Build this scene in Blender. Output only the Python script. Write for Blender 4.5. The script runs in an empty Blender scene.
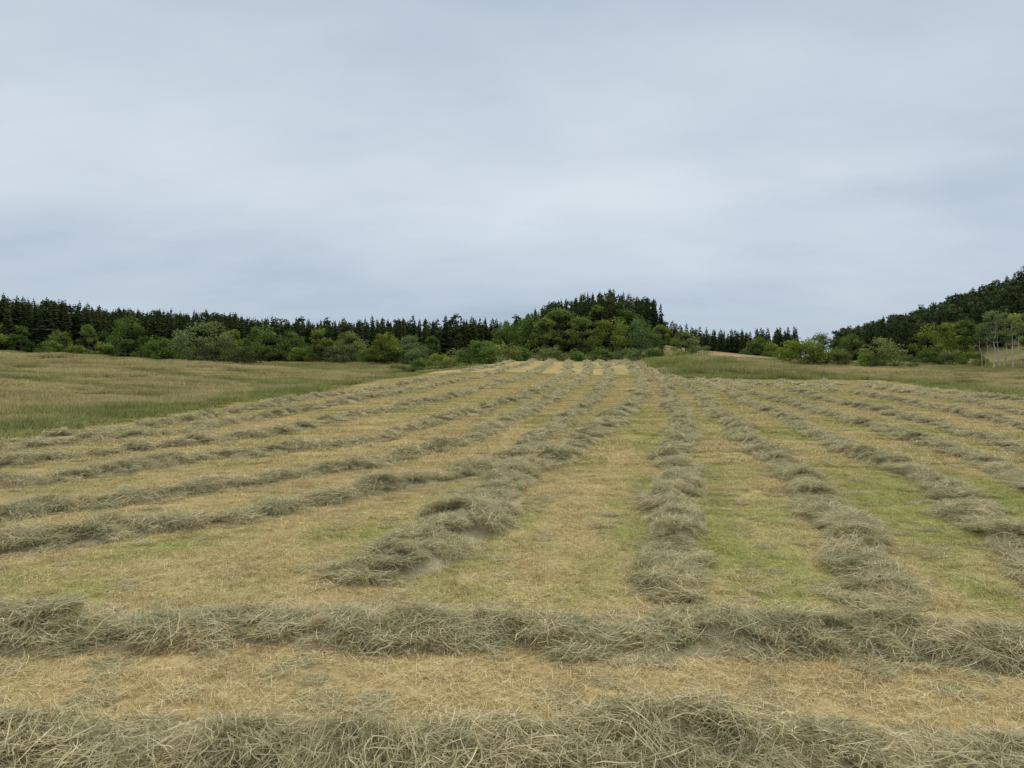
import bpy, math, random
import numpy as np
from mathutils import Vector, Quaternion
R=np.random.RandomState(7); random.seed(7)
scene=bpy.context.scene
TAU=2*math.pi

# ---------------------------------------------------------------- noise
_T=np.random.RandomState(3).rand(256,256)
def vn(x,y,seed=0):
    x=np.asarray(x,float)+seed*17.31; y=np.asarray(y,float)+seed*9.77
    xi=np.floor(x).astype(int); yi=np.floor(y).astype(int)
    fx=x-xi; fy=y-yi; fx=fx*fx*(3-2*fx); fy=fy*fy*(3-2*fy)
    a=_T[xi&255,yi&255]; b=_T[(xi+1)&255,yi&255]; c=_T[xi&255,(yi+1)&255]; d=_T[(xi+1)&255,(yi+1)&255]
    return (a*(1-fx)+b*fx)*(1-fy)+(c*(1-fx)+d*fx)*fy
def fbm(x,y,seed=0,o=4):
    s=0;a=.5;t=0
    for i in range(o):
        s=s+a*vn(np.asarray(x)*2**i,np.asarray(y)*2**i,seed+i*3); t+=a; a*=.5
    return s/t
def sstep(a,b,x):
    t=np.clip((x-a)/(b-a),0,1); return t*t*(3-2*t)

# ---------------------------------------------------------------- terrain
def hp(y): return .048*y+8e-5*y*y
C=[]
for y,xs in [(-30,(-30,0,30)),(0,(-22,0,22)),(20,(-17,-5,8,24)),(40,(-14,0,14,28)),(60,(-11,3,14)),(80,(-8,5,14)),(100,(-3,8,17)),(112,(1,9,17))]:
    for x in xs: C.append((x,y,hp(y) if y>=0 else -.5))
C+=[(33,55,2.5),(36,72,3.2),(27,69,3.3),(18,68,3.45),(0,130,5.4),(15,130,5.6),(26,102,6.1),(33,104,4.4),(40,95,3.3),(20,79,5.0),(24,88,5.9),(32,86,4.2),
 (-22,28,1.0),(-21,45,1.6),(-32,45,2.3),(-20,62,2.2),(-17,80,2.9),(-14,100,3.8),(-12,115,4.6),
 (-45,60,3.6),(-28,98,4.3),(-40,98,5.2),(-52,100,6.1),(-76,110,7.5),(-100,120,8.4),(-60,75,5.0),(-35,75,3.9),
 (-36,125,4.9),(-93,152,8.5),(-78,150,7.9),(-58,142,6.7),(-40,145,7.0),(-25,145,6.8),(0,150,6.6),(20,155,7.6),(40,150,8.0),(47,165,9.6),(54,180,10.4),
 (50,75,2.2),(45,40,1.2),(60,60,2.0),(54,105,4.9),(70,110,3.9),(55,130,6.0),(80,140,6.6),(92,140,6.8),(100,160,7.2),(110,110,5),
 (-190,230,13),(-120,230,10.3),(-60,230,7.9),(-15,215,8),(5,200,11.5),(25,198,15.5),(36,200,13.5),(50,215,8),(75,240,6.5),(95,240,5.5),(108,218,10.5),(125,200,17.5),(145,190,26.5),(190,200,38),
 (-150,120,11),(-60,0,1),(70,0,0),(-120,40,6),(120,60,5),(0,300,8),(-150,300,12),(200,300,32),(100,300,7),(-250,200,16),(250,150,34),(-250,60,14),(200,50,14)]
C=np.array(C,float); cc=6.0
def _k(d2): return np.sqrt(d2+cc*cc)
_D=((C[:,None,:2]-C[None,:,:2])**2).sum(2)
n=len(C); A=np.zeros((n+3,n+3)); A[:n,:n]=_k(_D)-.02*np.eye(n); Pm=np.c_[np.ones(n),C[:,:2]/100]; A[:n,n:]=Pm; A[n:,:n]=Pm.T
Wt=np.linalg.solve(A,np.r_[C[:,2],0,0,0])
def H(x,y):
    x=np.atleast_1d(np.asarray(x,float)); y=np.atleast_1d(np.asarray(y,float)); sh=x.shape
    xf=x.ravel(); yf=y.ravel(); out=np.empty(len(xf))
    for i in range(0,len(xf),20000):
        a=xf[i:i+20000]; b=yf[i:i+20000]
        d=(a[:,None]-C[None,:,0])**2+(b[:,None]-C[None,:,1])**2
        out[i:i+20000]=_k(d)@Wt[:n]+Wt[n]+Wt[n+1]*a/100+Wt[n+2]*b/100
    r=np.hypot(xf,yf-80); f=sstep(200,420,r); out=np.clip(out,-3,40)*(1-f)+f*12
    out+=(fbm(xf/9,yf/9,5)-.5)*.25*sstep(12,60,yf)+(fbm(xf/2.2,yf/2.2,8)-.5)*.08
    # gentle swells in the uncut meadow on the left
    out+=(fbm(xf/22,yf/14,33,3)-.5)*1.7*sstep(-19,-34,xf)*sstep(20,50,yf)*sstep(140,120,yf)
    return out.reshape(sh)
FP=np.array([(-32,-30),(-22,5),(-16.9,24),(-14.8,35),(-13.2,47),(-10.3,70),(-6,95),(-3,112),(0,125),(20,125),(19,110),(16.5,90),(15,68),(25,69),(37,72),(32.5,53),(28,41),(27,30),(28,15),(30,-30)],float)
def field_sd(x,y):
    """signed distance to mown field boundary, >0 inside"""
    x=np.asarray(x,float); y=np.asarray(y,float)
    ins=np.zeros(x.shape,bool); dm=np.full(x.shape,1e9)
    for i in range(len(FP)):
        x0,y0=FP[i]; x1,y1=FP[(i+1)%len(FP)]
        c=((y0>y)!=(y1>y)); 
        with np.errstate(divide='ignore',invalid='ignore'):
            xi=(x1-x0)*(y-y0)/((y1-y0) if y1!=y0 else 1e-9)+x0
        ins^=(c&(x<xi))
        t=np.clip(((x-x0)*(x1-x0)+(y-y0)*(y1-y0))/((x1-x0)**2+(y1-y0)**2),0,1)
        dm=np.minimum(dm,np.hypot(x-x0-t*(x1-x0),y-y0-t*(y1-y0)))
    return np.where(ins,dm,-dm)

# ---------------------------------------------------------------- windrow paths (x,y)
WR=[
 [(-16,5.7),(-9,5.5),(-4,5.55),(-1.5,5.4),(.3,5.55),(1.3,5.65),(2,5.45),(4.5,5.1),(10,5.0),(16,5.0)],
 [(-17,8.3),(-10,8.0),(-5.2,7.85),(-3,7.95),(0,7.7),(2,7.5),(5,7.3),(9,7.1),(16,6.9)],
 [(-2.3,9.6),(-1.75,10.4),(-1.1,12),(-.35,14.2),(.42,17.5),(1.95,22.9),(4.3,31),(8.1,47),(12.2,70),(14.8,100),(15.6,118)],
 [(1.8,8.9),(2.15,10),(2.5,11.6),(3.15,14.6),(4.4,19.9),(6.5,28.9),(9.9,47),(13.4,68),(16,98),(17.4,118)],
 [(4.1,8.6),(4.6,9.6),(5.2,11.6),(6.1,15),(6.6,18),(7.6,24.2),(9.2,33),(11.6,47),(14.7,67),(16.2,80)],
 [(6.5,8.9),(7.4,10.75),(8.25,12.9),(9.2,16.9),(9.75,20.8),(10.5,25.6),(11.6,33),(13.6,47),(16.3,66)],
 [(9.8,11),(11.6,16.9),(12.4,20.8),(13.1,27),(14.1,36),(15.6,49.5),(18.2,66)],
 [(13,15),(14.8,21.8),(15.4,25.6),(16.5,33),(17.8,45),(18.9,57),(20.6,67)],
 [(16.5,20),(18.6,27),(19.6,33),(21,44.5),(22.3,57),(24.2,67)],
 [(20,25),(22.4,33),(24.5,43),(25.8,53),(28,68)],
 [(23.5,28),(26,36),(28.2,46),(30,57),(32.5,69)],
 [(-13,8.6),(-7.7,11.1),(-6.3,12.2),(-4.5,13.3),(-2.9,15.1),(-1.4,17.1),(.2,21.8),(2.4,31),(5.6,47),(9.6,72),(12.6,101),(13.6,120)],
 [(-15,9.8),(-9.2,13.3),(-7.2,14.8),(-5.1,17.2),(-2.9,20),(-1.1,25),(1.25,36),(4.4,53),(7.7,77),(10.6,103),(11.8,122)],
 [(-16.5,12.5),(-11,15.9),(-9.2,18),(-6.9,20.8),(-4.3,24.2),(-2.2,31),(.7,43),(4,64),(7.0,92),(9.2,122)],
 [(-17.5,15.5),(-12.8,18.5),(-10.4,21.4),(-7.5,27),(-4.6,37),(-1.2,53),(2.9,80),(5.3,105),(7,122)],
 [(-18,17.8),(-14.6,20.8),(-12.2,25.3),(-9.9,31.8),(-6.9,44.5),(-3.2,64),(1,92),(4.2,122)],
 [(-17,21.5),(-14.6,26),(-12.3,34),(-9.5,48),(-6,67),(-1.8,97),(1.2,122)],
]
def catmull(P,m=24):
    P=[np.array(p,float) for p in P]; P=[2*P[0]-P[1]]+P+[2*P[-1]-P[-2]]; out=[]
    for i in range(1,len(P)-2):
        for t in np.linspace(0,1,m,endpoint=False):
            out.append(.5*((2*P[i])+(-P[i-1]+P[i+1])*t+(2*P[i-1]-5*P[i]+4*P[i+1]-P[i+2])*t*t+(-P[i-1]+3*P[i]-3*P[i+1]+P[i+2])*t**3))
    out.append(P[-2]); return np.array(out)
PATH=[catmull(p) for p in WR]
ALLP=np.concatenate([p for p in PATH])
def wdist(x,y):
    out=np.empty(x.shape); 
    for i in range(0,len(x),8000):
        out[i:i+8000]=np.sqrt(((x[i:i+8000,None]-ALLP[None,:,0])**2+((y[i:i+8000,None]-ALLP[None,:,1])*.6)**2).min(1))
    return out
def green_amt(x,y,wd):
    """0 = dry stubble, 1 = fresh green regrowth"""
    g=fbm(x/2.2,y/4.5,11); g2=fbm(x/.5,y/.8,14); big=fbm(x/12,y/15,17)
    stripe=np.exp(-((wd-.85)/.4)**2)
    v=(g-.5)*2.3+(g2-.5)*1.7+(big-.5)*1.2+stripe*.45-.08
    v=v-.3*sstep(9,6.5,y)
    return np.clip(v,0,.95)

# ---------------------------------------------------------------- node helpers
def new_mat(name):
    m=bpy.data.materials.new(name); m.use_nodes=True; nt=m.node_tree; nt.nodes.clear()
    o=nt.nodes.new('ShaderNodeOutputMaterial'); return m,nt,o
def N(nt,t,**k):
    nd=nt.nodes.new(t)
    for a,b in k.items(): setattr(nd,a,b)
    return nd
def ramp(nt,stops):
    r=nt.nodes.new('ShaderNodeValToRGB'); e=r.color_ramp.elements
    while len(e)>1: e.remove(e[-1])
    e[0].position=stops[0][0]; e[0].color=(*stops[0][1],1)
    for p,c in stops[1:]:
        q=e.new(p); q.color=(*c,1)
    return r
def mixc(nt,fac,a,b,bt='MIX'):
    m=nt.nodes.new('ShaderNodeMix'); m.data_type='RGBA'; m.blend_type=bt
    for s,v in ((0,fac),(6,a),(7,b)):
        if isinstance(v,bpy.types.NodeSocket): nt.links.new(v,m.inputs[s])
        elif s==0: m.inputs[0].default_value=v
        else: m.inputs[s].default_value=(*v,1)
    return m.outputs[2]
def math_(nt,op,a,b=None):
    m=nt.nodes.new('ShaderNodeMath'); m.operation=op
    for s,v in ((0,a),(1,b)):
        if v is None: continue
        if isinstance(v,bpy.types.NodeSocket): nt.links.new(v,m.inputs[s])
        else: m.inputs[s].default_value=v
    return m.outputs[0]
def noise(nt,scale,detail=4,rough=.55,vec=None):
    n_=nt.nodes.new('ShaderNodeTexNoise'); n_.inputs['Scale'].default_value=scale; n_.inputs['Detail'].default_value=detail; n_.inputs['Roughness'].default_value=rough
    if vec is None:
        g=nt.nodes.new('ShaderNodeNewGeometry'); vec=g.outputs['Position']
    nt.links.new(vec,n_.inputs['Vector']); return n_.outputs['Fac']
def attr(nt,name,typ='GEOMETRY'):
    a=nt.nodes.new('ShaderNodeAttribute'); a.attribute_name=name; a.attribute_type=typ; return a
def finish(nt,o,col,rough=.8,spec=.2,trans=0,bump=None,bs=.3,bd=.02):
    b=nt.nodes.new('ShaderNodeBsdfDiffuse'); nt.links.new(col,b.inputs['Color'])
    if bump is not None:
        bp=nt.nodes.new('ShaderNodeBump'); bp.inputs['Strength'].default_value=bs; bp.inputs['Distance'].default_value=bd
        nt.links.new(bump,bp.inputs['Height']); nt.links.new(bp.outputs[0],b.inputs['Normal'])
    out=b.outputs[0]
    if trans>0:
        t=nt.nodes.new('ShaderNodeBsdfTranslucent'); nt.links.new(col,t.inputs['Color'])
        mx=nt.nodes.new('ShaderNodeMixShader'); mx.inputs[0].default_value=trans
        nt.links.new(out,mx.inputs[1]); nt.links.new(t.outputs[0],mx.inputs[2]); out=mx.outputs[0]
    nt.links.new(out,o.inputs[0])

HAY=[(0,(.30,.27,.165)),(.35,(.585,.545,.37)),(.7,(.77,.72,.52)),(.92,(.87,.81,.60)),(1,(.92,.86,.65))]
m_hay,nt,o=new_mat('hay_stalks')
r=ramp(nt,HAY); nt.links.new(attr(nt,'v').outputs['Fac'],r.inputs[0])
nz=noise(nt,2.2,5,.6); f=N(nt,'ShaderNodeMapRange'); f.inputs[1].default_value=.32; f.inputs[2].default_value=.68; nt.links.new(nz,f.inputs[0])
c=mixc(nt,f.outputs[0],(.76,.80,.70),(1.08,1.03,.93)); c=mixc(nt,1,r.outputs[0],c,'MULTIPLY'); finish(nt,o,c,trans=.25)
m_mound,nt,o=new_mat('hay_mound')
g=N(nt,'ShaderNodeNewGeometry'); mp=N(nt,'ShaderNodeMapping'); mp.inputs['Scale'].default_value=(1,1,2.5); nt.links.new(g.outputs['Position'],mp.inputs[0])
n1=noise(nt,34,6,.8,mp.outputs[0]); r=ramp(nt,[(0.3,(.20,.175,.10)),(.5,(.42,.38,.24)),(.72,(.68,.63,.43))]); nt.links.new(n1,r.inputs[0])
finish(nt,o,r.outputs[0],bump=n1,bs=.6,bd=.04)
STRAW=[(0,(.28,.21,.105)),(.4,(.55,.455,.24)),(.75,(.76,.66,.40)),(1,(.88,.81,.56))]
GRN=[(0,(.18,.22,.06)),(.5,(.35,.40,.125)),(1,(.54,.58,.24))]
m_stub,nt,o=new_mat('stubble_blades')
v=attr(nt,'v').outputs['Fac']; a=ramp(nt,STRAW); b=ramp(nt,GRN); nt.links.new(v,a.inputs[0]); nt.links.new(v,b.inputs[0])
ti=attr(nt,'tint','INSTANCER').outputs['Fac']
nzz=noise(nt,5,5,.65); k=math_(nt,'MULTIPLY',math_(nt,'SUBTRACT',nzz,.5),2.6); k=math_(nt,'ADD',k,math_(nt,'MULTIPLY',ti,1.2))
k=math_(nt,'ADD',k,math_(nt,'MULTIPLY',math_(nt,'SUBTRACT',attr(nt,'w').outputs['Fac'],.5),.9))
cl=N(nt,'ShaderNodeClamp'); nt.links.new(k,cl.inputs[0]); c=mixc(nt,cl.outputs[0],a.outputs[0],b.outputs[0])
br=noise(nt,1.8,7,.72); rb=ramp(nt,[(.3,(.62,.54,.46)),(.46,(.97,.93,.87)),(.7,(1.13,1.13,1.1))]); nt.links.new(br,rb.inputs[0]); c=mixc(nt,1,c,rb.outputs[0],'MULTIPLY')
finish(nt,o,c,trans=.25)
m_tall,nt,o=new_mat('tall_grass_blades')
v=attr(nt,'v').outputs['Fac']; w=attr(nt,'w').outputs['Fac']
a=ramp(nt,[(0,(.18,.215,.07)),(.5,(.315,.345,.12)),(1,(.46,.48,.20))]); b=ramp(nt,[(0,(.40,.335,.17)),(.5,(.62,.53,.30)),(1,(.76,.67,.42))]); nt.links.new(v,a.inputs[0]); nt.links.new(v,b.inputs[0])
ti=attr(nt,'tint','INSTANCER').outputs['Fac']
k=math_(nt,'MULTIPLY',math_(nt,'ADD',w,.3),math_(nt,'SUBTRACT',1.0,ti)); cl=N(nt,'ShaderNodeClamp'); nt.links.new(k,cl.inputs[0])
c=mixc(nt,cl.outputs[0],a.outputs[0],b.outputs[0])
g=N(nt,'ShaderNodeNewGeometry'); mp=N(nt,'ShaderNodeMapping'); mp.inputs['Scale'].default_value=(.45,1,1); nt.links.new(g.outputs['Position'],mp.inputs[0])
br=noise(nt,.30,6,.68,mp.outputs[0]); rb=ramp(nt,[(.34,(.62,.62,.52)),(.5,(.97,.96,.90)),(.66,(1.16,1.12,1.05))]); nt.links.new(br,rb.inputs[0]); c=mixc(nt,1,c,rb.outputs[0],'MULTIPLY')
finish(nt,o,c,trans=.35)
m_gr,nt,o=new_mat('field_ground')
ca=attr(nt,'gcol').outputs['Color']
n1=noise(nt,14,7,.75); n2=noise(nt,1.3,5,.6)
r1=ramp(nt,[(.3,(.55,.5,.44)),(.5,(1,1,1)),(.7,(1.35,1.33,1.28))]); nt.links.new(n1,r1.inputs[0])
r2=ramp(nt,[(.3,(.80,.77,.72)),(.7,(1.15,1.15,1.12))]); nt.links.new(n2,r2.inputs[0])
c=mixc(nt,1,ca,r1.outputs[0],'MULTIPLY'); c=mixc(nt,1,c,r2.outputs[0],'MULTIPLY'); finish(nt,o,c,bump=n1,bs=.6,bd=.03)
def fol_mat(name,stops,trans=.2,lo=.5,hi=1.35):
    m,nt,o=new_mat(name); r=ramp(nt,stops); nt.links.new(attr(nt,'v').outputs['Fac'],r.inputs[0])
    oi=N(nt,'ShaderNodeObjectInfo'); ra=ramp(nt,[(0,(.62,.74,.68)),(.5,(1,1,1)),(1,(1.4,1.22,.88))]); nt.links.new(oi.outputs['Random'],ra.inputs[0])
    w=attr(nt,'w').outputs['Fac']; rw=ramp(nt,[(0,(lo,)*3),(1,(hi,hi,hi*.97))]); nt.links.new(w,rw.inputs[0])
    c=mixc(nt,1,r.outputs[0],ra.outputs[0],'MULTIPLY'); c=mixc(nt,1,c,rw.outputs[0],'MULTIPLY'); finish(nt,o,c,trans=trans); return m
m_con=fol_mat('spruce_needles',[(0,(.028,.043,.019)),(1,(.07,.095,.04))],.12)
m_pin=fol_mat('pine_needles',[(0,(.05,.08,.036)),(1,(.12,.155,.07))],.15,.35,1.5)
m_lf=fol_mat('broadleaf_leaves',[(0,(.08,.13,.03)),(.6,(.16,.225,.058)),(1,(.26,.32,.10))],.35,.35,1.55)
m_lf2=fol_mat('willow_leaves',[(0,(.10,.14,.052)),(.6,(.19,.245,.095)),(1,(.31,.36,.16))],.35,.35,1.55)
def bark(name,a_,b_,s=6):
    m,nt,o=new_mat(name); g=N(nt,'ShaderNodeTexCoord'); mp=N(nt,'ShaderNodeMapping'); mp.inputs['Scale'].default_value=(1,1,.35); nt.links.new(g.outputs['Object'],mp.inputs[0])
    q=noise(nt,s,5,.7,mp.outputs[0]); r=ramp(nt,[(.35,a_),(.6,b_)]); nt.links.new(q,r.inputs[0]); finish(nt,o,r.outputs[0],bump=q); return m
m_bark=bark('bark',(.05,.04,.03),(.14,.115,.09)); m_birch=bark('birch_bark',(.25,.23,.20),(.72,.69,.64),4)

# ---------------------------------------------------------------- mesh helpers
def mk_mesh(name,V,F,mats,v=None,w=None,mi=None,smooth=False):
    me=bpy.data.meshes.new(name); me.from_pydata(np.asarray(V).tolist(),[],F if isinstance(F,list) else np.asarray(F).tolist())
    for m in mats: me.materials.append(m)
    for nm,arr in (('v',v),('w',w)):
        if arr is not None:
            at=me.attributes.new(nm,'FLOAT','POINT'); at.data.foreach_set('value',np.asarray(arr,np.float32))
    if mi is not None: me.polygons.foreach_set('material_index',np.asarray(mi,np.int32))
    me.polygons.foreach_set('use_smooth',[smooth]*len(me.polygons)); me.update(); return me
def link(name,data,parent=None,loc=(0,0,0)):
    ob=bpy.data.objects.new(name,data); scene.collection.objects.link(ob); ob.location=loc
    if parent: ob.parent=parent
    return ob
def ribbons(P,Wd,val,wv):
    n_,k_,_=P.shape; V=np.stack([P-Wd,P+Wd],2).reshape(-1,3)
    base=(np.arange(n_)*k_*2)[:,None]+ (np.arange(k_-1)*2)[None,:]
    F=np.stack([base,base+1,base+3,base+2],-1).reshape(-1,4)
    vv=np.repeat(val,k_*2); ww=np.repeat(wv.reshape(n_,k_) if wv.ndim>1 else np.repeat(wv[:,None],k_,1),2,axis=1).ravel()
    return V,F,vv,ww
def hay_clump(name,rad,ns,wd,lmin,lmax,thick,seed):
    r=np.random.RandomState(seed); k=4
    a=r.rand(ns)*TAU; rr=rad*np.sqrt(r.rand(ns)); c=np.c_[rr*np.cos(a),rr*np.sin(a),r.rand(ns)**1.3*thick]
    th0=r.rand()*TAU
    L=r.uniform(lmin,lmax,ns); th=np.where(r.rand(ns)<.45,th0+r.normal(0,.45,ns),r.rand(ns)*TAU); ph=r.normal(0,.24,ns)
    d=np.c_[np.cos(th)*np.cos(ph),np.sin(th)*np.cos(ph),np.sin(ph)]
    s=np.cross(d,[0,0,1]); s/=np.linalg.norm(s,axis=1)[:,None]
    t=np.linspace(-.5,.5,k); cur=r.normal(0,.5,ns); sag=r.uniform(-.1,.5,ns)
    P=c[:,None,:]+d[:,None,:]*(L[:,None]*t)[:,:,None]+s[:,None,:]*((t**2)[None,:]*(cur*L)[:,None])[:,:,None]
    P[:,:,2]-=(t**2)[None,:]*(sag*L)[:,None]
    P[:,:,2]+=r.normal(0,.006,P.shape[:2])
    tw=r.normal(0,.55,ns); up=np.cross(s,d); wv=s*np.cos(tw)[:,None]+up*np.sin(tw)[:,None]
    Wd=wv[:,None,:]*wd*r.uniform(.6,1.4,ns)[:,None,None]*np.array([.6,1,1,.4])[None,:,None]
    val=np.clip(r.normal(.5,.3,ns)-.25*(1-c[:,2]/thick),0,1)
    V,F,vv,ww=ribbons(P,Wd,val,r.rand(ns)); return mk_mesh(name,V,F,[m_hay],vv,ww)
def blades(name,size,ns,wd,hmin,hmax,lean,mat,seed,fallen=0,fl=.2,k=3,tipw=.2):
    r=np.random.RandomState(seed)
    nt_=max(6,ns//14); tc=(r.rand(nt_,2)-.5)*size; ti=r.randint(0,nt_,ns)
    c=np.where(r.rand(ns,1)<.6,tc[ti]+r.normal(0,.03*max(1,size*.8),(ns,2)),(r.rand(ns,2)-.5)*size)
    h=r.uniform(hmin,hmax,ns); th=r.rand(ns)*TAU; ln=np.abs(r.normal(0,lean,ns))
    t=np.linspace(0,1,k)
    P=np.zeros((ns,k,3)); P[:,:,0]=c[:,0:1]+np.cos(th)[:,None]*(ln*h)[:,None]*t[None,:]**1.6; P[:,:,1]=c[:,1:2]+np.sin(th)[:,None]*(ln*h)[:,None]*t[None,:]**1.6
    P[:,:,2]=h[:,None]*t[None,:]*(1-.12*ln[:,None]*t[None,:])-.01
    a=r.rand(ns)*TAU; wv=np.c_[np.cos(a),np.sin(a),np.zeros(ns)]
    Wd=wv[:,None,:]*(wd*r.uniform(.6,1.4,ns))[:,None,None]*np.linspace(1,tipw,k)[None,:,None]
    val=np.clip(r.normal(.5,.28,ns),0,1)
    wv2=np.clip(t[None,:]*1.0+r.normal(-.15,.22,ns)[:,None],0,1) if k>3 else np.repeat(r.rand(ns)[:,None],k,1)
    V,F,vv,ww=ribbons(P,Wd,val,wv2)
    if fallen:
        q=fallen; c=(r.rand(q,2)-.5)*size; th=r.rand(q)*TAU; L=r.uniform(.3,1,q)*fl; z=r.uniform(.005,hmax*.7,q); tl=r.normal(0,.12,q)
        P2=np.zeros((q,k,3)); tt=np.linspace(-.5,.5,k)
        P2[:,:,0]=c[:,0:1]+np.cos(th)[:,None]*L[:,None]*tt; P2[:,:,1]=c[:,1:2]+np.sin(th)[:,None]*L[:,None]*tt; P2[:,:,2]=z[:,None]+tl[:,None]*L[:,None]*tt+r.normal(0,.004,(q,k))
        wv=np.c_[-np.sin(th),np.cos(th),np.zeros(q)]; W2=np.repeat((wv*wd*.8)[:,None,:],k,1)
        V2,F2,v2,w2=ribbons(P2,W2,np.clip(r.normal(.78,.22,q),0,1),np.zeros(q)); F=np.r_[F,F2+len(V)]; V=np.r_[V,V2]; vv=np.r_[vv,v2]; ww=np.r_[ww,w2]
    return mk_mesh(name,V,F,[mat],vv,ww)
def coll_of(name,meshes):
    c=bpy.data.collections.new(name)
    for i,m in enumerate(meshes):
        o_=bpy.data.objects.new(f'{name}_{i}',m); c.objects.link(o_)
    return c
_gn={}
def gn_for(coll):
    if coll.name in _gn: return _gn[coll.name]
    ng=bpy.data.node_groups.new('scatter_'+coll.name,'GeometryNodeTree')
    ng.interface.new_socket('Geometry',in_out='INPUT',socket_type='NodeSocketGeometry'); ng.interface.new_socket('Geometry',in_out='OUTPUT',socket_type='NodeSocketGeometry')
    i=ng.nodes.new('NodeGroupInput'); o_=ng.nodes.new('NodeGroupOutput'); ip=ng.nodes.new('GeometryNodeInstanceOnPoints'); ci=ng.nodes.new('GeometryNodeCollectionInfo')
    ci.inputs['Collection'].default_value=coll; ci.inputs['Separate Children'].default_value=True; ci.inputs['Reset Children'].default_value=True
    ip.inputs['Pick Instance'].default_value=True
    def na(nm,ty):
        q=ng.nodes.new('GeometryNodeInputNamedAttribute'); q.data_type=ty; q.inputs['Name'].default_value=nm
        return q.outputs[0]
    L=ng.links.new; L(i.outputs[0],ip.inputs['Points']); L(ci.outputs[0],ip.inputs['Instance'])
    L(na('vid','INT'),ip.inputs['Instance Index']); L(na('rot','FLOAT_VECTOR'),ip.inputs['Rotation']); L(na('scl','FLOAT_VECTOR'),ip.inputs['Scale'])
    L(ip.outputs[0],o_.inputs[0]); _gn[coll.name]=ng; return ng
def scatter(name,pts,rot,scl,coll,tint=None,parent=None,vid=None):
    n_=len(pts); 
    if n_==0: return None
    me=bpy.data.meshes.new(name); me.vertices.add(n_); me.vertices.foreach_set('co',np.asarray(pts,np.float32).ravel())
    scl=np.asarray(scl,np.float32)
    if scl.ndim==1: scl=np.repeat(scl[:,None],3,1)
    at=me.attributes.new('rot','FLOAT_VECTOR','POINT'); at.data.foreach_set('vector',np.asarray(rot,np.float32).ravel())
    at=me.attributes.new('scl','FLOAT_VECTOR','POINT'); at.data.foreach_set('vector',scl.ravel())
    if vid is None: vid=R.randint(0,len(coll.objects),n_)
    at=me.attributes.new('vid','INT','POINT'); at.data.foreach_set('value',np.asarray(vid,np.int32))
    at=me.attributes.new('tint','FLOAT','POINT'); at.data.foreach_set('value',np.asarray(tint if tint is not None else np.zeros(n_),np.float32))
    ob=link(name,me,parent); md=ob.modifiers.new('scatter','NODES'); md.node_group=gn_for(coll); return ob
def zrot(n_): return np.c_[np.zeros(n_),np.zeros(n_),R.rand(n_)*TAU]
def region(n_,x0,x1,y0,y1):
    return R.uniform(x0,x1,n_),R.uniform(y0,y1,n_)
def jgrid(x0,x1,y0,y1,s):
    gx,gy=np.meshgrid(np.arange(x0,x1,s),np.arange(y0,y1,s)); gx=gx.ravel(); gy=gy.ravel()
    return gx+R.uniform(-.3,.3,len(gx))*s,gy+R.uniform(-.3,.3,len(gx))*s

# ---------------------------------------------------------------- ground sheet
def axis(lo,hi,d0,g):
    def half(L):
        p=[0];d=d0
        while p[-1]<L: p.append(p[-1]+d); d*=g
        return p
    return np.array([-a for a in half(lo)[:0:-1]]+half(hi))
xs=axis(1700,1700,.32,1.018); ys=axis(600,2000,.32,1.014)+6
X,Y=np.meshgrid(xs,ys); Z=H(X,Y); xf,yf=X.ravel(),Y.ravel()
nx,ny=len(xs),len(ys); idx=np.arange(nx*ny).reshape(ny,nx)
F=np.stack([idx[:-1,:-1],idx[:-1,1:],idx[1:,1:],idx[1:,:-1]],-1).reshape(-1,4)
me=mk_mesh('field',np.c_[xf,yf,Z.ravel()],F,[m_gr],smooth=True)
sd=field_sd(xf,yf); near=(np.abs(sd)<200)&(sd>-1)
wd=np.full(len(xf),5.); wd[near]=wdist(xf[near],yf[near])
ga=green_amt(xf,yf,wd)[:,None]
straw=np.array([.45,.365,.19]); grn=np.array([.28,.31,.105])
fc=straw*(1-ga)+grn*ga
pale=sstep(30,110,yf)[:,None]*(.55*np.exp(-(wd/.9)**2))[:,None]; fc=fc*(1-pale)+np.array([.44,.41,.28])*pale
warm=(np.exp(-((wd-1.5)/.5)**2)*sstep(50,100,yf))[:,None]; fc=fc*(1-.65*warm)+np.array([.49,.31,.175])*.65*warm
def meadow_tan(x,y,sd):
    t=sstep(.36,.60,fbm(x/17,y/5.5,23,5)+.12*(x<-20)*sstep(25,50,y)+.12*(x>20)-.02)
    t=t*sstep(-1.5,-8,sd)*.9+.1
    t=np.where(y>118,t*.6,t); return t
mt=meadow_tan(xf,yf,sd)[:,None]
md=np.array([.17,.19,.07])*(1-mt)+np.array([.32,.275,.145])*mt
e=sstep(-.5,.4,sd+(fbm(xf/1.5,yf/1.5,31)-.5)*1.2)[:,None]
col=fc*e+md*(1-e)
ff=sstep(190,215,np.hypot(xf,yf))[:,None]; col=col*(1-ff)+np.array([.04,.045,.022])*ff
bk=(np.exp(-((xf-47)/5.5)**2-((yf-163)/4)**2))*(.4+1.1*fbm(xf/2.5,yf/1.5,71)); bk=np.clip(bk*1.6,0,1)[:,None]; col=col*(1-bk)+np.array([.46,.31,.20])*bk
at=me.attributes.new('gcol','FLOAT_COLOR','POINT'); at.data.foreach_set('color',np.c_[col,np.ones(len(col))].astype(np.float32).ravel())
link('field_ground',me)

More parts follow.
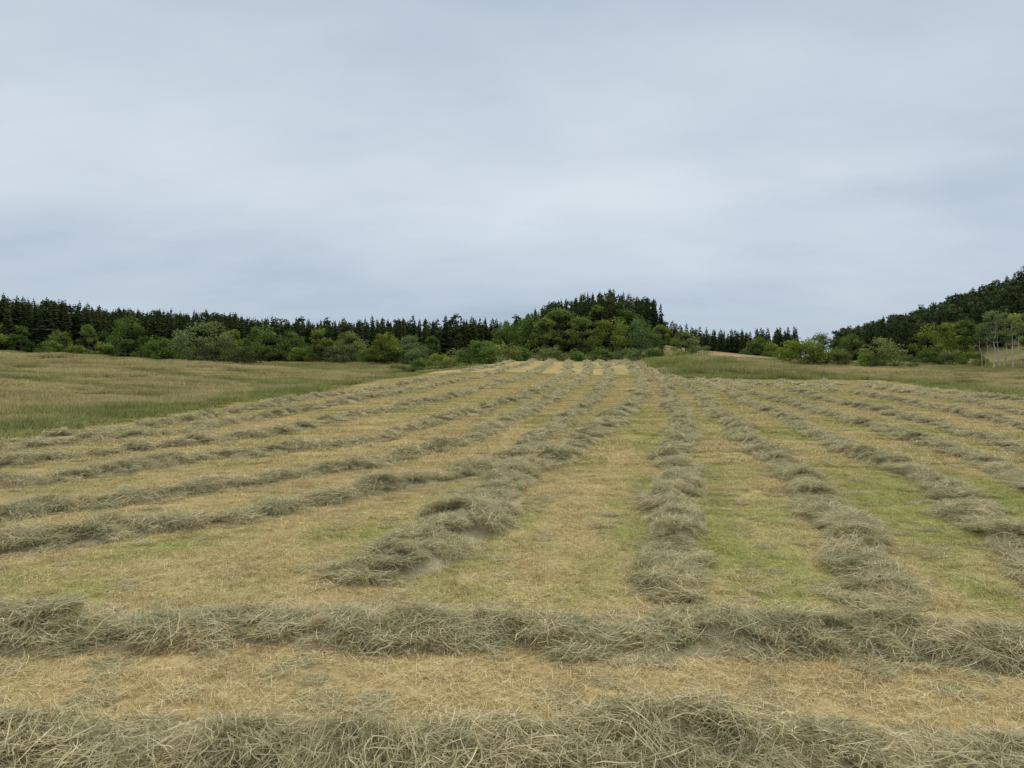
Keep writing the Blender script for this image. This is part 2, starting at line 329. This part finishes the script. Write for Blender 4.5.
# ---------------------------------------------------------------- hay windrows
c_near=coll_of('hay_near',[hay_clump(f'hay_clump_near{i}',.25,260,.0027,.10,.40,.065,20+i) for i in range(8)])
c_mid=coll_of('hay_mid',[hay_clump(f'hay_clump_mid{i}',.32,150,.0055,.12,.42,.07,30+i) for i in range(5)])
c_far=coll_of('hay_far',[hay_clump(f'hay_clump_far{i}',.40,80,.013,.18,.45,.08,40+i) for i in range(3)])
for wi,P in enumerate(PATH):
    seg=np.r_[0,np.cumsum(np.hypot(*np.diff(P,axis=0).T))]; Lt=seg[-1]
    S=[0.]
    while S[-1]<Lt:
        yy=np.interp(S[-1],seg,P[:,1]); S.append(S[-1]+float(np.clip(.08+(yy-12)*.008,.08,.8)))
    S=np.array(S); px=np.interp(S,seg,P[:,0]); py=np.interp(S,seg,P[:,1])
    tx=np.gradient(px,S); ty=np.gradient(py,S); tl=np.hypot(tx,ty); nxn,nyn=ty/tl,-tx/tl
    def prof(s):
        s=np.asarray(s); o_=np.zeros_like(s)
        off=(fbm(s/2.4+wi*5,o_,50,4)-.5)*1.15
        hh=.03+.23*sstep(.28,.74,fbm(s/.9+wi*9,o_+3,51,4))
        ww=.22+.46*fbm(s/1.0+wi*7,o_+6,52,4)
        ends=sstep(0,1.6,s)*sstep(Lt,Lt-.8,s); 
        hh=hh*(.15+.85*ends); ww=ww*(.75+.25*ends)
        if wi==2: hh=hh*(1+.6*np.exp(-((s-2)/2.0)**2))+.03*(s<10); ww=ww*(1+.55*np.exp(-((s-1.8)/2.5)**2))+.12
        if wi==1: hh=hh*.8+.01; ww=ww+.05; off=off*.7
        if wi==0: off=off*.7; hh=hh*.85
        if wi>4: ww=ww*.9; hh=hh*.8
        return off,hh,ww
    def surf(s,u):
        cx=np.interp(s,S,px); cy=np.interp(s,S,py); ax=np.interp(s,S,nxn); ay=np.interp(s,S,nyn)
        off,hh,ww=prof(s); x=cx+ax*(off+u*ww); y=cy+ay*(off+u*ww)
        lump=.25+1.5*fbm(x/.26,y/.26,60+wi,3)
        z=hh*np.clip(1-u*u,0,1)**1.1*lump-.03*(np.abs(u)>.98)
        return x,y,z,hh,ww,ax,ay
    U=np.linspace(-1,1,15)*.92; SS,UU=np.meshgrid(S,U,indexing='ij'); x,y,z,*_=surf(SS.ravel(),UU.ravel())
    zz=H(x,y)+z*.74-.014-.03*(np.abs(UU.ravel())>.9); ns=len(S); ix=np.arange(ns*15).reshape(ns,15)
    F=np.stack([ix[:-1,:-1],ix[:-1,1:],ix[1:,1:],ix[1:,:-1]],-1).reshape(-1,4)
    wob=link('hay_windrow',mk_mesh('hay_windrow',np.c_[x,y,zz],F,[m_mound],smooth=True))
    for cn,lo,hi,dens in (('stalks_near',-9,19,25),('stalks_mid',19,46,10),('stalks_far',46,130,3.6)):
        cnt=int(Lt*dens)
        s=(np.arange(cnt)+R.rand(cnt))/cnt*Lt
        u=np.clip(R.normal(0,.5,cnt),-1.1,1.1)
        strag=R.rand(cnt)<.22; u=np.where(strag,R.normal(0,1.5,cnt).clip(-3.2,3.2),u)
        yy=np.interp(s,S,py); kk=(yy>=lo)&(yy<hi); s,u=s[kk],u[kk]
        if len(s)==0: continue
        x,y,z,hh,ww,ax,ay=surf(s,u); sl=-2.2*u*hh/ww*(np.abs(u)<1)*.8
        h0=H(x,y)+np.maximum(z,0)*.9+.010
        rot=[]
        for j in range(len(s)):
            nrm=Vector((-sl[j]*ax[j]+random.gauss(0,.13),-sl[j]*ay[j]+random.gauss(0,.13),1)).normalized()
            if abs(u[j])>1: nrm=Vector((0,0,1))
            q=Vector((0,0,1)).rotation_difference(nrm)@Quaternion((0,0,1),random.random()*TAU); rot.append(tuple(q.to_euler()))
        sc=R.uniform(.65,1.15,len(s)); sc=np.where(np.abs(u)>1,sc*.75,sc); flat=np.where(np.abs(u)>.95,.3,1.0)*R.uniform(.6,1.9,len(s))
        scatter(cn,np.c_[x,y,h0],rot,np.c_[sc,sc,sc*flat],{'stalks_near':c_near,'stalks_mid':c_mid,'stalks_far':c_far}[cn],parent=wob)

# ---------------------------------------------------------------- stubble + loose straw
c_s1=coll_of('stub_near',[blades(f'stub_near{i}',.9,1000,.0022,.02,.07,.5,m_stub,60+i,fallen=220,fl=.22) for i in range(6)])
c_s2=coll_of('stub_mid',[blades(f'stub_mid{i}',2.2,1500,.006,.025,.075,.5,m_stub,70+i,fallen=330,fl=.3) for i in range(4)])
def place_stub(name,coll,y0,y1,step,parent=None,xw=.74,xm=3):
    W_=y1*xw+xm; x,y=jgrid(-W_,W_,y0,y1,step); k=(np.abs(x)<y*xw+xm)&(field_sd(x,y)>.1); x,y=x[k],y[k]
    t=green_amt(x,y,wdist(x,y)); return scatter(name,np.c_[x,y,H(x,y)-.004],zrot(len(x)),np.c_[np.ones((len(x),2)),R.uniform(.7,1.3,len(x))],coll,t,parent)
stub=place_stub('stubble',c_s1,3.2,20,.56)
place_stub('stubble_further',c_s2,19.7,75,1.2,stub)
x,y=region(2000,-18,18,4,24); k=(np.abs(x)<y*.78+2); x,y=x[k],y[k]; k=fbm(x/1.6,y/1.6,77)>.42; x,y=x[k],y[k]
sc=R.uniform(.5,1.1,len(x)); 
c_l=coll_of('loose_straw',[hay_clump(f'loose_straw{i}',.5,32,.0024,.08,.3,.02,80+i) for i in range(5)])
scatter('loose_hay',np.c_[x,y,H(x,y)+.03],zrot(len(x)),np.c_[sc,sc,sc*.6],c_l)

# ---------------------------------------------------------------- uncut meadow grass
c_t=coll_of('tall_grass',[blades(f'tall_grass{i}',2.4,600,.014,.22,.55,.4,m_tall,90+i,k=5,tipw=.6) for i in range(4)])
xa,ya=jgrid(-125,100,8,75,1.25); xb,yb=jgrid(-130,110,75,152,1.75); x=np.r_[xa,xb]; y=np.r_[ya,yb]; s_=field_sd(x,y)
k=(s_<-.5)&(np.abs(x)<y*.80+10); x,y,s_=x[k],y[k],s_[k]
t=1-meadow_tan(x,y,s_); hsc=R.uniform(.5,1.25,len(x))*(.2+1.3*fbm(x/4,y/4,88))*np.where((s_>-3),.8,1)
hsc=np.where((x>12)&(x<36)&(y>66)&(y<112),hsc*1.5,hsc)
scatter('meadow_grass',np.c_[x,y,H(x,y)-.02],zrot(len(x)),np.c_[np.ones((len(x),2)),hsc],c_t,np.clip(t+R.normal(0,.17,len(x)),0,1))

# ---------------------------------------------------------------- trees
def tube(p0,p1,r0,r1,V,F,n_=6):
    d=(p1-p0).normalized(); a=d.orthogonal().normalized(); b=d.cross(a); s=len(V)
    for p,r in ((p0,r0),(p1,r1)):
        for i in range(n_):
            t=i/n_*TAU; V.append(tuple(p+a*math.cos(t)*r+b*math.sin(t)*r))
    for i in range(n_): F.append([s+i,s+(i+1)%n_,s+n_+(i+1)%n_,s+n_+i])
def leaf_quads(cs,size,r,flat=0.):
    n_=len(cs); nrm=r.normal(0,1,(n_,3)); nrm[:,2]+=flat; nrm/=np.linalg.norm(nrm,axis=1)[:,None]
    a=np.cross(nrm,r.normal(0,1,(n_,3))); a/=np.linalg.norm(a,axis=1)[:,None]; b=np.cross(nrm,a)
    sz=size*r.uniform(.5,1.4,n_)[:,None]; V=np.stack([cs-a*sz-b*sz*.35,cs+a*.1*sz-b*sz*.6,cs+a*sz+b*sz*.3,cs-a*.2*sz+b*sz*.6],1).reshape(-1,3)
    return V,np.arange(n_*4).reshape(n_,4)
def broadleaf(name,h,wd_,base,nc,nl,mat,barkm,seed,leaf=.2,trunk=.16,cr=.24,nst=1):
    """tapered trunk(s), limbs reaching to each leaf clump"""
    r=np.random.RandomState(seed); V=[];F=[]
    cl=[]
    for i in range(nc):
        z=base+(h-base)*(r.rand()**.85); f=(z-base)/(h-base); rad=wd_*.5*(math.sin(math.pi*min(.97,.18+.80*f))**.7)*(r.uniform(.35,1)**.5)
        a=r.rand()*TAU; cl.append((rad*math.cos(a)*r.uniform(.8,1.15),rad*math.sin(a),z*r.uniform(.93,1.03)))
    cl=np.array(cl); tops=[]
    for s in range(nst):
        p=Vector((r.normal(0,.15*nst),r.normal(0,.15*nst),-.3))*(h if h<=1.5 else 1); q=p.copy(); rr=trunk
        for j in range(5):
            q=p+Vector((r.normal(0,.02*h),r.normal(0,.02*h),h*.85/5)); tube(p,q,rr,rr*.75,V,F,7); tops.append((q.copy(),rr*.75)); p=q; rr*=.75
    for c_ in cl:
        cv=Vector(c_); bst=min(tops,key=lambda t:(t[0]-cv).length+(2*h/8 if t[0].z>cv.z else 0)); m=(bst[0]+cv)/2+Vector((0,0,-.03*h))
        tube(bst[0],m,bst[1]*.5,bst[1]*.3,V,F,5); tube(m,cv,bst[1]*.3,.0015*h,V,F,4)
    nb=len(V); nbf=len(F); C_=[];wv=[];vv=[]
    for c_ in cl:
        sz=cr*wd_*.5*r.uniform(.6,1.5); m=int(nl/nc*r.uniform(.6,1.4)); d=r.normal(0,1,(m,3)); d/=np.linalg.norm(d,axis=1)[:,None]; d*= (r.rand(m)**.45)[:,None]*sz*np.array([1.15,1.15,.8]); 
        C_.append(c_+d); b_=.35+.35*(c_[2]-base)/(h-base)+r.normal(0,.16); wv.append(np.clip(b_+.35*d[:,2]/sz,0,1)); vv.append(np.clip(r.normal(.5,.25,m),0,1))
    C_=np.concatenate(C_); C_[:,2]=np.maximum(C_[:,2],.006*h); wv=np.concatenate(wv); vv=np.concatenate(vv); LV,LF=leaf_quads(C_,leaf,r,.3)
    V=np.r_[np.array(V),LV]; Fs=F+(LF+nb).tolist()
    return mk_mesh(name,V,Fs,[barkm,mat],np.r_[np.zeros(nb),np.repeat(vv,4)],np.r_[np.zeros(nb),np.repeat(wv,4)],[0]*nbf+[1]*len(LF))
def spruce(name,seed,wr=.15,h=1.0):
    """unit-height spruce: whorls of drooping needle sprays round a leader"""
    r=np.random.RandomState(seed); V=[];F=[]; tube(Vector((0,0,-.03)),Vector((0,0,1)),.012,.001,V,F,5); nb=len(V); nbf=len(F); vv=[];wv=[]
    lv=28
    for i in range(lv):
        f=i/(lv-1); z=.06+.93*f**.95; rad=wr*(1-f)**.72*r.uniform(.8,1.15)+.007; nbr=int(9-4*f)
        a0=r.rand()*TAU
        for j in range(nbr):
            a=a0+j/nbr*TAU+r.normal(0,.2); L=rad*r.uniform(.65,1.25); d=np.array([math.cos(a),math.sin(a),0]); s=np.array([-d[1],d[0],0])
            dr=-.28*L if f<.85 else .3*L; w=L*.32+.004; zz=z+r.normal(0,.006)
            p0=np.array([0,0,zz]); p1=p0+d*L*.55+[0,0,dr*.4]; p2=p0+d*L+[0,0,dr+.05*L]
            b=len(V); V+= [tuple(p0),tuple(p1-s*w-[0,0,.012+.1*L]),tuple(p2),tuple(p1+s*w-[0,0,.012+.1*L]),tuple(p1+[0,0,.012])]
            F+= [[b,b+1,b+4],[b+4,b+1,b+2],[b,b+4,b+3],[b+4,b+2,b+3]]
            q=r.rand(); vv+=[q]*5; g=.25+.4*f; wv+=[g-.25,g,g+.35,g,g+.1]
    return mk_mesh(name,V,F,[m_bark,m_con],np.r_[np.zeros(nb),vv],np.r_[np.zeros(nb),np.clip(wv,0,1)],[0]*nbf+[1]*(len(F)-nbf))
def pine(name,seed):
    return broadleaf(name,1.0,.36,.22,30,1000,m_pin,m_bark,seed,leaf=.022,trunk=.016,cr=.30)
sp=[spruce(f'spruce{i}',100+i,wr) for i,wr in enumerate((.14,.16,.18,.15,.20))]; pn=[pine(f'pine{i}',120+i) for i in range(4)]
c_for=coll_of('conifers',sp+pn)   # sorted order: 0-4 spruce, 5-8 pine
def forest(name,n_,x0,x1,y0,y1,cond,hf,pine_p,parent=None,mind=1.9,var=.1):
    x,y=region(n_,x0,x1,y0,y1); k=cond(x,y); x,y=x[k],y[k]
    keep=[];grid={}
    for i in range(len(x)):
        g=(int(x[i]//mind),int(y[i]//mind))
        if any(g2 in grid and math.hypot(x[i]-grid[g2][0],y[i]-grid[g2][1])<mind for g2 in [(g[0]+a,g[1]+b) for a in(-1,0,1) for b in(-1,0,1)]): continue
        grid[g]=(x[i],y[i]); keep.append(i)
    x,y=x[keep],y[keep]; m=len(x); h=hf(x,y)*R.uniform(.97-var,.97+var,m)
    isp=R.rand(m)<pine_p; vid=np.where(isp,R.randint(5,9,m),R.randint(0,5,m)); ws=h*R.uniform(.9,1.25,m)
    rot=zrot(m); rot[:,:2]=R.normal(0,.02,(m,2))
    return scatter(name,np.c_[x,y,H(x,y)-.3],rot,np.c_[ws,ws,h],c_for,parent=parent,vid=vid)
front=lambda x:205+8*np.sin(x/23)+6*np.sin(x/9+1)
def c_back(x,y): return (y>front(x)-.06*np.abs(x))&(x<98)&(y<front(x)+36)&(x/y<.385)
def h_back(x,y):
    return np.interp(x/y,[-.75,-.5,-.28,-.1,-.02,.03,.15,.19,.24,.38],[16.8,15.3,13.2,12.5,12.5,12,13,11.5,12,11])
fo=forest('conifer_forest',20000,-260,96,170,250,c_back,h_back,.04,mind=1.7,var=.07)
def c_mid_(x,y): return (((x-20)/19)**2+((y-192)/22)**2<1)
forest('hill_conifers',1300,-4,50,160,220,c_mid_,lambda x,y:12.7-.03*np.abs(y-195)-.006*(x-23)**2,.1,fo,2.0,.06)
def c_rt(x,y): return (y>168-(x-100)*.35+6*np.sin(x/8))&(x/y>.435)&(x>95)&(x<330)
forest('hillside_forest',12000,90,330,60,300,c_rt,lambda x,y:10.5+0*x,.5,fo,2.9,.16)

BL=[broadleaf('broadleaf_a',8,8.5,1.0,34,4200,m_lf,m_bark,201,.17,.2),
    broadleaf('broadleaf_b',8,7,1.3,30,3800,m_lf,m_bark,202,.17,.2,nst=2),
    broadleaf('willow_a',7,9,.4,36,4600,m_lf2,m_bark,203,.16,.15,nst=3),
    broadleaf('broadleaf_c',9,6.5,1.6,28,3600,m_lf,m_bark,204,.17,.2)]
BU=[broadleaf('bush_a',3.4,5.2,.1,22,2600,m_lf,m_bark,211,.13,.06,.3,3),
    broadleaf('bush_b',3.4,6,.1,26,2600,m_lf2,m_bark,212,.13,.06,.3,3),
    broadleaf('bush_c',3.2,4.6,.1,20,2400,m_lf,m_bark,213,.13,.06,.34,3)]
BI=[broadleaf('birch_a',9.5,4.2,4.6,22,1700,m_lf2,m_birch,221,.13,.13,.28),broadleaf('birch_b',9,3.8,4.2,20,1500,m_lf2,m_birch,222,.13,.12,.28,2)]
def put(name,me,px,y,h,h0,wf=1.):
    x=(px-512)/742*y; ob=link(name,me); z=float(H(x,y)[0]); s=h/h0; ob.location=(x,y,z-.05); ob.scale=(s*wf,s*wf,s); ob.rotation_euler=(0,0,R.rand()*TAU); return ob
for b,d,y,h,k in [(127,0,146,8.2,0),(88,0,160,7,3),(205,0,138,7.6,2),(232,0,150,6.6,1),(262,0,144,7.4,0),(320,0,146,6.6,1),(350,0,150,5.8,2),(385,0,146,6.0,0),(408,0,150,5.4,2),(180,0,160,6.5,3),(290,0,160,6.5,0),(20,0,170,6.5,1),(60,0,175,6,0),(432,0,160,5.5,1),
  (510,0,160,8,0),(545,0,158,9,3),(580,0,160,9,1),(612,0,158,8.5,0),(640,0,156,8,2),(560,0,172,10,1),(530,0,170,9,0),(598,0,172,10,3),(625,0,172,9,0),(660,0,165,6.0,1),(685,0,160,5.0,2),
  (760,0,200,7,0),
  (822,0,140,5.6,0),(850,0,138,5.4,0),(884,0,128,5.0,2),(935,0,150,8,0),(965,0,146,8.5,3),(952,0,160,9,1),(1040,0,150,10,0),(1055,0,140,9,1),(-20,0,165,8,0),(1070,0,130,9,3)]:
    nm=['broadleaf_tree','broadleaf_tree','willow_tree','broadleaf_tree'][k]
    put(nm,BL[k],b,y,h,[8,8,7,9][k],R.uniform(.9,1.15)*(1.15 if b in(884,205,822) else 1))
for b,y,h,k in [(50,148,3.2,0),(160,146,4.6,2),(145,152,3,0),(478,118,4.4,0),(462,120,3.4,1),(440,116,3.0,0),(420,112,2.4,2),(500,126,4.0,1),(520,138,4,0),(548,142,3.8,1),(575,140,3.4,2),(600,142,3.4,0),(628,140,3.2,1),(655,138,3.2,0),(680,140,2.6,2),(398,110,1.9,1),(450,108,2.0,1),(488,112,2.6,2),
   (800,136,4.4,0),(812,134,4.2,2),(838,134,2.8,1),(868,126,2.6,0),(905,130,2.2,1),(770,180,3.5,2),(700,150,2.6,1),(785,150,2.6,0),(928,138,2.6,0),(950,136,2.8,1),(300,148,3,0),(335,146,3.2,1),(370,146,3.2,2),(245,144,3.4,1),(190,140,3.4,0),(105,155,3.2,1),(75,152,2.6,2),(395,146,3.4,0),(415,144,3,1),(972,134,2.6,0)]:
    put('bush',BU[k],b,y,h,3.4,R.uniform(.9,1.25))
for b,y,h,k in [(992,128,9.5,0),(1003,130,9.8,1),(1013,127,9,0),(983,132,8,1),(1024,129,9.6,1)]:
    put('birch_tree',BI[k],b,y,h,9.3)

# ---------------------------------------------------------------- sky and light
w=bpy.data.worlds.new('World'); scene.world=w; w.use_nodes=True; nt=w.node_tree; nt.nodes.clear()
o=N(nt,'ShaderNodeOutputWorld'); bg=N(nt,'ShaderNodeBackground'); bg.inputs[1].default_value=.1
SE,SR=math.radians(62),math.radians(35)
sky=N(nt,'ShaderNodeTexSky',sky_type='NISHITA'); sky.sun_disc=False; sky.sun_elevation=SE; sky.sun_rotation=SR
tc=N(nt,'ShaderNodeTexCoord'); sp_=N(nt,'ShaderNodeSeparateXYZ'); nt.links.new(tc.outputs['Generated'],sp_.inputs[0])
zc=math_(nt,'MAXIMUM',sp_.outputs[2],0.0); den=math_(nt,'ADD',zc,.24)
cx=N(nt,'ShaderNodeCombineXYZ'); nt.links.new(math_(nt,'DIVIDE',sp_.outputs[0],den),cx.inputs[0]); nt.links.new(math_(nt,'DIVIDE',sp_.outputs[1],den),cx.inputs[1])
mp=N(nt,'ShaderNodeMapping'); mp.inputs['Rotation'].default_value=(0,0,.75); mp.inputs['Scale'].default_value=(.7,1.1,1); mp.inputs['Location'].default_value=(3.1,1.7,0); nt.links.new(cx.outputs[0],mp.inputs[0])
n1=noise(nt,.9,8,.5,mp.outputs[0]); n2=noise(nt,3.2,7,.55,mp.outputs[0])
gr=ramp(nt,[(0,(.54,.63,.73)),(.07,(.47,.56,.66)),(.15,(.55,.635,.735)),(.25,(.62,.695,.78)),(.46,(.525,.61,.705)),(.62,(.75,.78,.82)),(1,(1.0,.98,.95))]); nt.links.new(zc,gr.inputs[0])
k=math_(nt,'ADD',math_(nt,'MULTIPLY',n1,.75),math_(nt,'MULTIPLY',n2,.25))
cr_=ramp(nt,[(.36,(.82,.86,.89)),(.5,(1,1,1)),(.64,(1.14,1.12,1.08))]); nt.links.new(k,cr_.inputs[0])
cl_=mixc(nt,1,gr.outputs[0],cr_.outputs[0],'MULTIPLY')
vm=N(nt,'ShaderNodeVectorMath',operation='SCALE'); vm.inputs[3].default_value=10; nt.links.new(cl_,vm.inputs[0])
nt.links.new(mixc(nt,.05,vm.outputs[0],sky.outputs[0]),bg.inputs[0]); nt.links.new(bg.outputs[0],o.inputs[0])
sl=bpy.data.lights.new('sun','SUN'); sl.energy=1.5; sl.angle=math.radians(18); sl.color=(1,.93,.80); so=link('sun',sl)
dv=Vector((math.sin(SR)*math.cos(SE),math.cos(SR)*math.cos(SE),math.sin(SE))); so.rotation_euler=dv.to_track_quat('Z','Y').to_euler()

# ---------------------------------------------------------------- camera
cam=bpy.data.cameras.new('camera'); cam.lens=742/1024*36; cam.sensor_width=36; cam.clip_end=6000; co=link('camera',cam,loc=(0,0,3)); co.rotation_euler=(math.radians(90),0,0); scene.camera=co
scene.view_settings.view_transform='Standard'; scene.view_settings.look='None'; scene.view_settings.exposure=0
